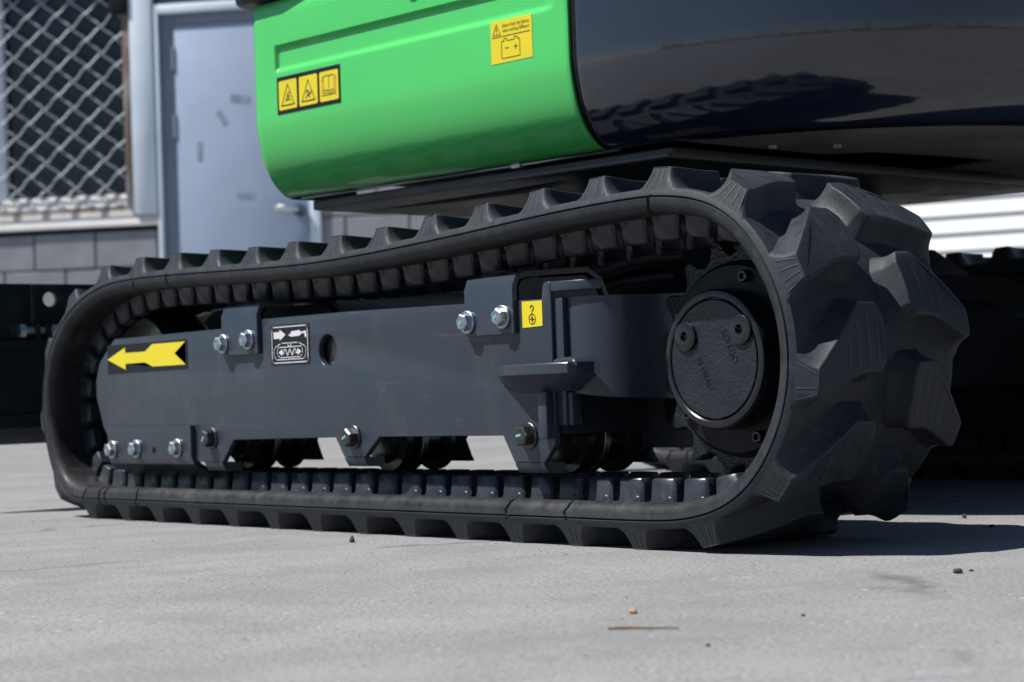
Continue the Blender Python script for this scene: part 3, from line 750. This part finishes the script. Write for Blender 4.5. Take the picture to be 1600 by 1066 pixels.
# ---- stickers on the frame
def poly_decal(name, polys, mat, parent, mapf):
    """polys: list of closed 2D outlines -> flat vinyl on the mapped surface"""
    bm = bmesh.new()
    for P in polys:
        vs = [bm.verts.new(mapf(a, b)) for a, b in P]; bm.faces.new(vs)
    bmesh.ops.triangulate(bm, faces=bm.faces)
    return bmo(name, bm, mat, parent, None)
def stroke(P, w, closed=False):
    out = []; n = len(P); rng_ = range(n if closed else n - 1)
    for i in rng_:
        a = Vector(P[i]); b = Vector(P[(i + 1) % n]); d = (b - a)
        if d.length < 1e-9: continue
        d.normalize(); nrm = Vector((-d.y, d.x)) * w / 2; e = d * w * .35
        out.append([tuple(a - e + nrm), tuple(a - e - nrm), tuple(b + e - nrm), tuple(b + e + nrm)])
    return out
def fmap(lift): return lambda a, b: (a, YP - lift, b)
st = poly_decal('travel_arrow_sticker', [[(-.108, .2085), (.1212, .2095), (.1212, .2500), (-.108, .2500)]], VBLK, None, fmap(.0006)); fixp(st)
poly_decal('arrow', [[(-.1075, .2295), (-.054, .2455), (-.054, .2375), (.004, .2375), (.025, .2472), (.1165, .2472), (.087, .232), (.1165, .2155), (.025, .2155), (.004, .222), (-.054, .222), (-.054, .2135)]], YEL, st, fmap(.0009))
gx0, gx1, gz0, gz1 = .334, .424, .207, .258
st = poly_decal('grease_sticker', [fillet([(gx0, gz0), (gx1, gz0), (gx1, gz1), (gx0, gz1)], .003)], VBLK, None, fmap(.0006)); fixp(st)
G = lambda a, b: (gx0 + a * (gx1 - gx0), gz0 + b * (gz1 - gz0))
pol = stroke(fillet([G(.04, .05), G(.96, .05), G(.96, .95), G(.04, .95)], .004), .0013, True)
pol += [[G(*q) for q in ((.09, .66), (.25, .66), (.25, .61), (.40, .75), (.25, .89), (.25, .83), (.09, .83))]]
pol += [[G(*q) for q in ((.48, .72), (.55, .69), (.76, .70), (.80, .75), (.88, .76), (.90, .65), (.94, .66), (.92, .82), (.80, .79), (.76, .84), (.55, .82), (.53, .77), (.48, .75))]]
pol += stroke(fillet([G(.12, .13), G(.88, .13), G(.93, .42), G(.72, .54), G(.28, .54), G(.07, .42)], .008), .0011, True)
pol += stroke(fillet([G(.24, .18), G(.76, .18), G(.82, .25), G(.82, .44), G(.18, .44), G(.18, .25)], .001), .0010, True)
pol += stroke([G(*q) for q in ((.32, .31), (.38, .40), (.44, .22), (.5, .40), (.56, .22), (.62, .40), (.68, .31))], .0016)
pol += [[G(*q) for q in ((.21, .31), (.30, .22), (.30, .27), (.35, .27), (.35, .35), (.30, .35), (.30, .40))], [G(*q) for q in ((.79, .31), (.70, .40), (.70, .35), (.65, .35), (.65, .27), (.70, .27), (.70, .22))]]
pol += stroke([G(.46, .46), G(.54, .46), G(.54, .53), G(.46, .53)], .001, True)
poly_decal('grease_pictogram', pol, VWHT, st, fmap(.0009))
st = poly_decal('lifting_point_sticker', [[(.8445, .2315), (.8785, .2325), (.8785, .2600), (.8445, .2605)]], YEL, None, fmap(.0006)); fixp(st)
cx_, cz_ = .8615, .2405
pol = stroke(circ(cx_, cz_, .0055, 18), .0010, True) + stroke([(cx_ - .0035, cz_), (cx_ + .0035, cz_)], .0009) + stroke([(cx_, cz_ - .0035), (cx_, cz_ + .0035)], .0009) + stroke(circ(cx_, cz_, .0022, 10), .0006, True)
pol += stroke([(cx_, cz_ + .0055), (cx_, cz_ + .009)], .0012) + stroke([(cx_, .2495), (cx_ + .0025, .251), (cx_ + .0028, .2535), (cx_, .2555), (cx_ - .0025, .254), (cx_ - .0024, .2525)], .0013)
poly_decal('hook_symbol', pol, VBRN, st, fmap(.0009))

# seat the frame assembly in its plane, nearer the track's outer edge
FK = .98427; FMAT = Matrix(((FK, 0, 0, .03980), (0, 1, 0, -.022), (0, 0, FK, .00254), (0, 0, 0, 1)))
for o in list(EX.children):
    if o.name.split('.')[0] in ('track_frame', 'travel_arrow_sticker', 'grease_sticker', 'lifting_point_sticker'):
        for q in [o] + list(o.children):
            if q.location.length > 0: q.location = FMAT @ q.location
            else: q.data.transform(FMAT)

# ---- far running gear: copied track and sprocket, frame as a plain dark slab
def copy_tree(o, dy, parent=None):
    c = o.copy(); COL.objects.link(c)
    if parent: c.parent = parent
    else: c.location.y += dy
    for ch in o.children: copy_tree(ch, dy, c)
    return c
FARY = 1.17
for o in (track, spk): copy_tree(o, FARY)
ff = plate('track_frame', [(-.147, .19), (-.09, .275), (.9, .275), (1.1, .27), (1.14, .18), (1.1, .06), (.9, .045), (-.1, .045)], .06 + FARY, .17 + FARY, SEAL_SHADE, None); fixp(ff)  # solid slab closes the lit gaps; its near-black colour stands for shade
fi = copy_tree(idl, FARY)

# ---- chassis between the tracks, swing bearing; under-body shade put into the near-black colour
ch = plate('chassis', [(.20, .24), (.34, .345), (.70, .345), (.86, .24), (.86, .15), (.72, .19), (.34, .19), (.20, .15)], .46, .94, SEAL_SHADE, None, bevel=.004); fixp(ch)
for x0, x1 in ((.24, .40), (.66, .82)):
    sweep_x('cross_arm', [(.181, .13), (.181, .235), (.47, .30), (.93, .30), (1.24, .235), (1.24, .13), (.93, .16), (.47, .16)], x0, x1, SEAL_SHADE, ch, .004)
lathe('swing_bearing', [(0, .10), (0, .22), (.03, .22), (.032, .205), (.05, .205), (.052, .215), (.0845, .215), (.0845, .1)], (.525, .7, .346), 'z', SEAL_SHADE, ch, 48)
for i, (x, z) in enumerate(((.60, .30), (.62, .325), (.58, .315))):
    bm = bmesh.new(); tube(bm, [(x - .1, .3, z - .05), (x - .05, .36, z - .02), (x, .42, z), (x + .08, .5, z + .01), (x + .1, .56, z + .02)], .011, 8); bmo('hydraulic_hose', bm, PLASTIC, ch, 60)

# ---- dozer blade at the front (left)
bl = empty('dozer_blade'); fixp(bl)
XB = -.45
def ysweep(name, prof, y0, y1, mat, parent, bev=0):
    bm = bmesh.new(); a = [bm.verts.new((x, y0, z)) for x, z in prof]; b = [bm.verts.new((x, y1, z)) for x, z in prof]; n = len(prof)
    for i in range(n): bm.faces.new((a[i], a[(i + 1) % n], b[(i + 1) % n], b[i]))
    bm.faces.new(a); bm.faces.new(b[::-1])
    return bmo(name, bm, mat, parent)
mold = thicken([(XB + .000, .2705), (XB - .020, .25), (XB - .028, .22), (XB - .018, .165), (XB, .135)], .009)
ysweep('mouldboard', mold, -.055, 1.31, BLADE, bl)
MX = Matrix(((0, 0, 1, XB), (1, 0, 0, 0), (0, 1, 0, 0), (0, 0, 0, 1)))
for nm, y0, y1, hl in (('wing_plate', -.055, .0905, []), ('upper_plate', .0925, 1.31, [circ(.123, .338, .0118, 28), circ(1.24, .338, .0118, 28)])):
    me = curve_mesh([(y0, .2725), (y1, .2725), (y1, .3630), (y0, .3630)], hl, .010, .0015); me.transform(MX); link(nm, me, BLADE, bl, 35)
ysweep('rib', [(XB + .018, .272), (XB - .033, .272), (XB - .033, .256), (XB + .018, .256)], -.055, 1.31, BLADE, bl)
ysweep('box_plate', [(XB + .010, .2555), (XB + .005, .2555), (XB - .006, .15), (XB, .15)], -.055, 1.31, BLADE, bl)
ysweep('cutting_edge', [(XB + .012, .149), (XB - .012, .149), (XB - .02, .108), (XB - .006, .106), (XB + .016, .132)], -.05, 1.30, BLADE, bl)
bm = bmesh.new(); tube(bm, [(XB + .014, .062, .287), (XB + .014, .072, .287)], .0115, 6); tube(bm, [(XB + .014, .072, .287), (XB + .014, .16, .287)], .0062, 10); tube(bm, [(XB + .014, .118, .287), (XB + .014, .130, .287)], .0105, 6)
bmo('pin_bolt', bm, ZINC, bl, 30)
for y in (.088, .106, .147):
    box('lug_plate', XB + .0055, XB + .024, y, y + .009, .2725, .297, BLADE, bl, .002)
for y in (.40, .93):
    bm = bmesh.new(); tube(bm, [(XB, y, .2), (.1, y, .19), (.26, y, .2)], .035, 4); bmo('push_arm', bm, FRAME_SHADE, bl)

# ------------------------------------------------------------------ upper body (slewed 4 degrees)
SW = R_(4.17)
UB = Matrix.Translation((.525, .7, 0)) @ Matrix.Rotation(SW, 4, 'Z')
def ub(u, v, z): return UB @ Vector((u, v, z))
VS = -.49
# vertical section: offset inwards as a function of z
SECT = [(.4525, .056), (.4545, .049), (.458, .043), (.465, .034), (.473, .0262), (.483, .0192), (.495, .0132), (.508, .0086), (.522, .0052), (.536, .0026), (.548, .0009), (.556, .0002), (.57, 0), (.8, 0)]
def off(z): return float(np.interp(z, [a for a, b in SECT], [b for a, b in SECT]))
# side panel (green)
u0, u1 = -.469, .172
def sm(a, b, x): t = min(1, max(0, (x - a) / (b - a))); return t * t * (3 - 2 * t)
def recess(u, z):
    return .0055 * sm(-.4105, -.4045, u) * (1 - sm(.128, .152, u)) * sm(.6225, .630, z) * (1 - sm(.6565, .6625, z))
zs = sorted(set([a for a, b in SECT if a < .72] + [.59, .61] + list(np.linspace(.6205, .6645, 18)) + [.68, .70, .7185, .722, .7245]))
us = sorted(set(list(np.linspace(u0, u0 + .02, 8)) + [-.43, -.42] + list(np.linspace(-.4125, -.4025, 8)) + list(np.linspace(-.39, .11, 24)) + list(np.linspace(.12, .155, 9)) + [.165, .1705, u1]))
def pv(u, z, back=0):
    d = off(z) + recess(u, z)
    rr = .020
    if u < u0 + rr: t = (u0 + rr - u) / rr; d += rr * (1 - math.sqrt(max(0, 1 - t * t))) * .9
    if u > u1 - .0012: d += .001
    if z > .7185: d += (z - .7185) * .6
    return (u, VS + d + back, z)
for sg_ in (1, -1):
    V = []; F = []
    for z in zs:
        for u in us: V.append(pv(u, z))
    nu = len(us)
    for i in range(len(zs) - 1):
        for k in range(nu - 1): F.append((i * nu + k, i * nu + k + 1, (i + 1) * nu + k + 1, (i + 1) * nu + k))
    # returns: front face and rear edge, bottom lip
    b0 = len(V)
    for z in zs: V.append((u0, -.30, z))
    for i in range(len(zs) - 1): F.append((i * nu, (i + 1) * nu, b0 + i + 1, b0 + i))
    b1 = len(V)
    for z in zs: V.append(pv(u1, z, .02))
    for i in range(len(zs) - 1): F.append((i * nu + nu - 1, b1 + i, b1 + i + 1, (i + 1) * nu + nu - 1))
    b2 = len(V)
    for u in us: V.append((max(u, u0 + .004), VS + .062, .4535))
    for k in range(nu - 1): F.append((k + 1, k, b2 + k, b2 + k + 1))
    pn = mo('side_panel', [ub(x, y * sg_, z) for x, y, z in V], F, GREEN, None, 40); fixp(pn)
    if sg_ > 0: panel = pn

bm = bmesh.new(); tube(bm, [ub(u, VS + .0645, .4515) for u in np.linspace(-.44, .19, 12)], .0022, 6); bmo('panel_trim', bm, ZINC, panel, 60)
# body core, dark
def fixu(o): return fixp(o)
core = [(-.44, -.405), (.17, -.42), (.33, -.40), (.47, -.30), (.56, -.12), (.56, .12), (.47, .30), (.33, .40), (.17, .44), (-.44, .44)]
fixu(hplate('body_core', fillet(core, .03), .520, 1.02, PLASTIC, None, M=UB))
# swing platform plate with slots
hole1 = [(-.40, -.335), (-.10, -.345), (.02, -.36), (.02, -.33), (-.10, -.29), (-.27, -.30)]
hole2 = [(.175, -.165), (.26, -.15), (.26, .14), (.175, .16)]
fixu(hplate('swing_platform', fillet([(-.425, -.418), (.268, -.418), (.268, .418), (-.425, .418), (-.432, .40), (-.432, -.40)], .004), .4335, .4465, FRAME_SHADE, None, holes=[hole1], bevel=.0012, M=UB))
fixu(hplate('platform_rail', [(-.02, -.4195), (.2665, -.4195), (.2665, -.4245), (-.02, -.4245)], .4345, .4395, FRAME, None, bevel=.0006, M=UB))
# counterweight: semicircular rear, bulged section
def cw_pt(s, z, r_in=0):
    # s: 0..1 along side straight + arc
    d = off(z) + r_in
    uc = .178
    L1 = .10
    rad = .49 - d
    if s < 0: return None
    return None
V = []; F = []
arc = []
c0 = .19
for k in range(0, 6): arc.append((.180 + .002 * k, -.49, 0, -1))
NA = 72
for k in range(NA + 1):
    a = -math.pi / 2 + math.pi * k / NA; arc.append((.192 + .49 * math.cos(a), .49 * math.sin(a), math.cos(a), math.sin(a)))
for k in range(1, 3): arc.append((.192 - .006 * k, .49, 0, 1))
zz = [a for a, b in SECT if a < .72] + [.60, .66, .72, .80, .88, .94, .97, .985, .99]
na = len(arc)
for z in zz:
    d = off(z) + (0 if z < .88 else (z - .88) ** 2 * 4.5)
    for i, (x, y, nx, ny) in enumerate(arc):
        e = .006 * (1 - min(1, i / 4)) ** 2
        V.append(ub(x - nx * (d + e), y - ny * (d + e), z))
for i in range(len(zz) - 1):
    for k in range(na - 1): F.append((i * na + k, i * na + k + 1, (i + 1) * na + k + 1, (i + 1) * na + k))
b3 = len(V)
for i, (x, y, nx, ny) in enumerate(arc): V.append(ub(x - nx * .075, y - ny * .075, .4515))
for k in range(na - 1): F.append((k + 1, k, b3 + k, b3 + k + 1))
b4 = len(V)
for i, (x, y, nx, ny) in enumerate(arc): V.append(ub(x - nx * .078, y - ny * .078, .475))
for k in range(na - 1): F.append((b3 + k + 1, b3 + k, b4 + k, b4 + k + 1))
lt = (len(zz) - 1) * na; F.append(tuple(lt + k for k in range(na)))
# start edge return
b5 = len(V)
for z in zz: V.append(ub(.181, VS + off(z) + .03, z))
for i in range(len(zz) - 1): F.append((i * na, (i + 1) * na, b5 + i + 1, b5 + i))
cwt = mo('counterweight', V, F, COUNTER, None, 40); fixp(cwt)
# rubber seal between panel and counterweight
V = []; F = []
for z in [a for a, b in SECT if a < .72] + [.75]:
    V += [ub(u1 - .0005, VS + off(z) + .0045, z), ub(.1825, VS + off(z) + .0045, z)]
for i in range(len(V) // 2 - 1): F.append((2 * i, 2 * i + 1, 2 * i + 3, 2 * i + 2))
fixp(mo('panel_seal', V, F, SEAL_SHADE, None, 40))
# dusty underside of the counterweight
und = [(.270, -.405)] + [(.192 + .414 * math.cos(a), .414 * math.sin(a)) for a in np.linspace(-math.pi / 2 + .25, math.pi / 2, 40)] + [(-.2, .414), (-.2, .22), (.0, .25), (.1, .235), (.18, .19), (.235, .205), (.345, .175), (.335, .03), (.318, -.09), (.270, -.13)]
fixp(hplate('belly_plate', und, .4535, .4595, DUSTP, None, M=UB, bevel=.0008))
fixp(hplate('belly_dark_sheet', fillet([(-.42, -.36), (.16, -.39), (.42, -.28), (.50, 0), (.42, .28), (.16, .39), (-.42, .36)], .03), .474, .480, SEAL_SHADE, None, M=UB, bevel=.0008))  # added black sheet standing for the darkness inside the belly opening
fixp(hplate('belly_step', [(.30, .30), (.42, .21), (.44, .23), (.32, .33)], .4475, .4532, DUSTP, None, M=UB))
for (u, v) in ((.30, -.27), (.345, -.20)):
    bm = bmesh.new(); tube(bm, [ub(u, v, .4533), ub(u, v, .449)], .006, 6); fixp(bmo('belly_bolt', bm, ZINC, None, 30))
# black step rim above the green panel
rim = fillet([(-.50, -.506), (-.40, -.506), (-.30, -.496), (.17, -.494), (.17, .49), (-.50, .49)], [.04, .05, .05, .002, .01, .05], 8)
fixp(hplate('step_rim', rim, .7285, .80, PLASTIC, None, bevel=.008, M=UB))
fixp(hplate('engine_hood', fillet([(-.44, -.46), (.16, -.46), (.16, .46), (-.44, .46)], .05), .8005, 1.05, GREEN, None, bevel=.03, M=UB))
fixp(hplate('front_cowl', fillet([(-.50, -.44), (-.4705, -.44), (-.4705, .44), (-.50, .44)], .006), .50, .7255, PLASTIC, None, bevel=.004, M=UB))
bm = bmesh.new(); tube(bm, [ub(-.115, VS + .002, .709), ub(-.115, VS - .012, .709)], [.015, .0125], 16)
bmo('latch', bm, PLASTIC, panel, 40)
bm = bmesh.new(); bmbox(bm, .002, .018, -.43, -.418, .4475, .456, .001, M=UB); bmo('platform_bolt', bm, ZINC, panel)

# ---- stickers on the green panel
def pm(lift): return lambda a, b: ub(a, VS - lift, b)
def P2(u0, u1, z0, z1): return lambda a, b: (u0 + a * (u1 - u0), z0 + b * (z1 - z0))
st = poly_decal('warning_sticker', [[(-.4055, .563), (-.2635, .563), (-.2635, .6155), (-.4055, .6155)]], VBLK, None, pm(.0005)); fixp(st)
cells = [P2(-.4010, -.3600, .5685, .6095), P2(-.3545, -.3135, .5685, .6095), P2(-.3085, -.2675, .5685, .6095)]
pol = []
for c in cells: pol.append(fillet([c(0, 0), c(1, 0), c(1, 1), c(0, 1)], .003))
poly_decal('yellow_field', pol, YEL, st, pm(.0008))
pol = []
for c in cells[:2]:
    pol += stroke([c(.15, .15), c(.85, .15), c(.5, .86)], .0013, True)
    pol += stroke([c(.14, .145), c(.86, .145)], .0018)
c = cells[0]
pol += stroke([c(.38, .28), c(.46, .42), c(.60, .46), c(.56, .34), c(.66, .28)], .0014) + stroke([c(.46, .42), c(.50, .54), c(.60, .56)], .0016) + stroke([c(.46, .32), c(.56, .34)], .0022)
c = cells[1]
pol += stroke([c(.36, .24), c(.48, .36), c(.60, .26)], .0014) + stroke([c(.48, .36), c(.46, .52), c(.38, .44)], .0015) + stroke([c(.50, .48), c(.62, .36), c(.66, .46)], .0014) + stroke([c(.5, .3), c(.58, .4)], .002)
c = cells[2]
pol += stroke([c(.12, .70), c(.2, .82), c(.38, .86), c(.5, .82), c(.62, .86), c(.80, .82), c(.88, .72)], .0011) + stroke([c(.5, .82), c(.5, .38)], .0008) + stroke([c(.25, .36), c(.4, .36), c(.5, .33), (c(.75, .36))], .0011) + stroke([c(.18, .28), c(.45, .27), c(.55, .24), c(.85, .29)], .0010) + stroke([c(.12, .2), c(.88, .2)], .0011)
poly_decal('warning_pictogram', pol, VBRN, st, pm(.0011))
c = cells[2]
poly_decal('book_shade', [[c(.13, .24), c(.24, .36), c(.24, .78), c(.13, .70)], [c(.87, .24), c(.76, .36), c(.76, .78), c(.87, .70)]], VORG, st, pm(.0010))
bs = P2(.0375, .1115, .5705, .6235)
st = poly_decal('battery_sticker', [[bs(0, 0), bs(1, 0), bs(1, 1), bs(0, 1)]], YEL, None, pm(.0005)); fixp(st)
pol = stroke([bs(.04, .62), bs(.95, .62)], .0010) + stroke([bs(.06, .67), bs(.24, .67), bs(.15, .93)], .0008, True) + stroke([bs(.15, .84), bs(.15, .76)], .0014) + stroke([bs(.15, .715), bs(.15, .705)], .0014)
pol += stroke([bs(.26, .10), bs(.70, .10), bs(.70, .50), bs(.64, .50), bs(.64, .56), bs(.57, .56), bs(.57, .50), bs(.39, .50), bs(.39, .56), bs(.32, .56), bs(.32, .50), bs(.26, .50)], .0009, True)
pol += stroke([bs(.35, .33), bs(.43, .33)], .0011) + stroke([bs(.56, .33), bs(.64, .33)], .0011) + stroke([bs(.60, .27), bs(.60, .39)], .0011)
poly_decal('battery_pictogram', pol, VBRN, st, pm(.0008))
for txt, b in (('please check the battery', .865), ('when working 500hours', .745)):
    me = text_mesh(txt, .0066); q = bs(.615, b)
    xs = [v.co.x for v in me.vertices]; k = .0475 / (max(xs) - min(xs))
    me.transform(UB @ Matrix.Translation((q[0], VS - .0009, q[1])) @ Matrix.Rotation(R_(90), 4, 'X') @ Matrix.Diagonal((k, 1, 1, 1)))
    o = link('lettering', me, VBRN, None, None); o.parent = st

# ------------------------------------------------------------------ small things on the concrete
def pebble(name, x, y, r, mat, label, cat, flat=.7, pointy=0, group=None):
    bm = bmesh.new(); bmesh.ops.create_icosphere(bm, subdivisions=2, radius=1)
    ph = random.uniform(0, 6)
    for v in bm.verts:
        d = v.co.normalized(); k = 1 + .22 * math.sin(3 * d.x + ph) * math.cos(4 * d.y - ph) + random.uniform(-.1, .1)
        v.co = d * k; v.co.z *= flat
        if pointy and v.co.z > 0: v.co.z *= 1 + pointy; v.co.x *= 1 - .5 * d.z; v.co.y *= 1 - .5 * d.z
        v.co *= r
    mz = min(v.co.z for v in bm.verts)
    for v in bm.verts: v.co.z -= mz
    o = bmo(name, bm, mat, None, 25); o.location = (x, y, -.0004); tag(o, label, cat, group); return o
pebble('stone', .679, -.076, .0032, STONED, 'pointed dark stone on the concrete in front of the left half of the track', 'stone', .9, .9)
pebble('stone', 1.481, -.027, .0040, STONED, 'larger dark stone on the concrete right of the track, left of a smaller one', 'stone', .55)
pebble('stone', 1.479, -.007, .0021, STONED, 'small dark stone just right of the larger dark stone', 'stone', .5)
pebble('stone', 1.468, -.379, .0030, STONET, 'orange tan pebble behind the dry stick', 'stone', .6)
pebble('stone', 1.580, -.323, .0015, STONED, 'tiny dark stone right of the tan pebble in the foreground', 'stone', .7)
pebble('stone', 1.640, -.475, .0015, STONED, 'tiny dark stone nearest the camera, below the right end of the stick', 'stone', .7)
pebble('stone', 1.195, .395, .0030, STONED, 'dark stone lying in the shadow behind the right end of the track', 'stone', .6)
pebble('stone', 1.082, .493, .0028, STONED, 'dark stone at the sunlit strip beyond the track shadow', 'stone', 1.0)
bm = bmesh.new(); tube(bm, [(1.526, -.456, .0016), (1.536, -.447, .0020), (1.548, -.4385, .0017), (1.563, -.426, .0014)], [.0011, .0012, .0010, .0006], 8)
tag(bmo('dry_stick', bm, WOOD, None, 50), 'thin dry brown stick lying on the concrete in the foreground', 'stick')
# loose grit, nobody could count it
V = []; F = []
ico = bmesh.new(); bmesh.ops.create_icosphere(ico, subdivisions=1, radius=1); iv = np.array([v.co[:] for v in ico.verts]); ifc = [tuple(v.index for v in f.verts) for f in ico.faces]; ico.free()
cnt = 0
while cnt < 2600:
    x = rng.uniform(-.6, 2.1); y = rng.uniform(-.85, .0) if rng.random() < .8 else rng.uniform(0, 1.2)
    if 0 < y < .235 and -.15 < x < 1.3: continue
    r = .00022 + .0009 * rng.random() ** 5
    A = iv * r * rng.uniform(.6, 1.3, 3) * np.array([1, 1, .6]) * (1 + .15 * rng.standard_normal((len(iv), 1))) + np.array([x, y, r * .3]); b = len(V)
    V += [tuple(v) for v in A]; F += [tuple(i + b for i in f) for f in ifc]; cnt += 1
gr = mo('loose_grit', V, F, GRIT, None, None); tag(gr, 'fine loose grit scattered over the concrete', 'grit', kind='stuff')
# crumbs of torn rubber flash along the track's inner edge are part of the track rubber

# ------------------------------------------------------------------ far trees across the yard (they show only in the paint's reflection)
V = []; F = []
for i in range(70):
    ang = R_(-100 + i * 2.6 + random.uniform(-.8, .8)); dist = random.uniform(85, 120); H_ = random.uniform(5, 12)
    cx, cy = 2.5 + dist * math.cos(ang), -1.3 + dist * math.sin(ang)
    for k in range(90):
        th = random.uniform(0, 6.283); rr = abs(random.gauss(0, 2.0)); z = random.uniform(.1, 1) * H_ * max(.25, 1 - rr / 6)
        p = Vector((cx + rr * math.cos(th), cy + rr * math.sin(th), z)); s = random.uniform(.35, .8)
        a = Vector((random.gauss(0, 1), random.gauss(0, 1), random.gauss(0, 1))).normalized(); b = a.orthogonal().normalized(); n0 = len(V)
        V += [tuple(p + a * s), tuple(p + b * s * .7), tuple(p - a * s), tuple(p - b * s * .7)]; F.append((n0, n0 + 1, n0 + 2, n0 + 3))
tl = mo('distant_treeline', V, F, LEAF, None, None); tag(tl, 'low far line of trees across the open yard, mirrored in the dark paint', 'trees', kind='stuff')
print('objects', len(bpy.data.objects))
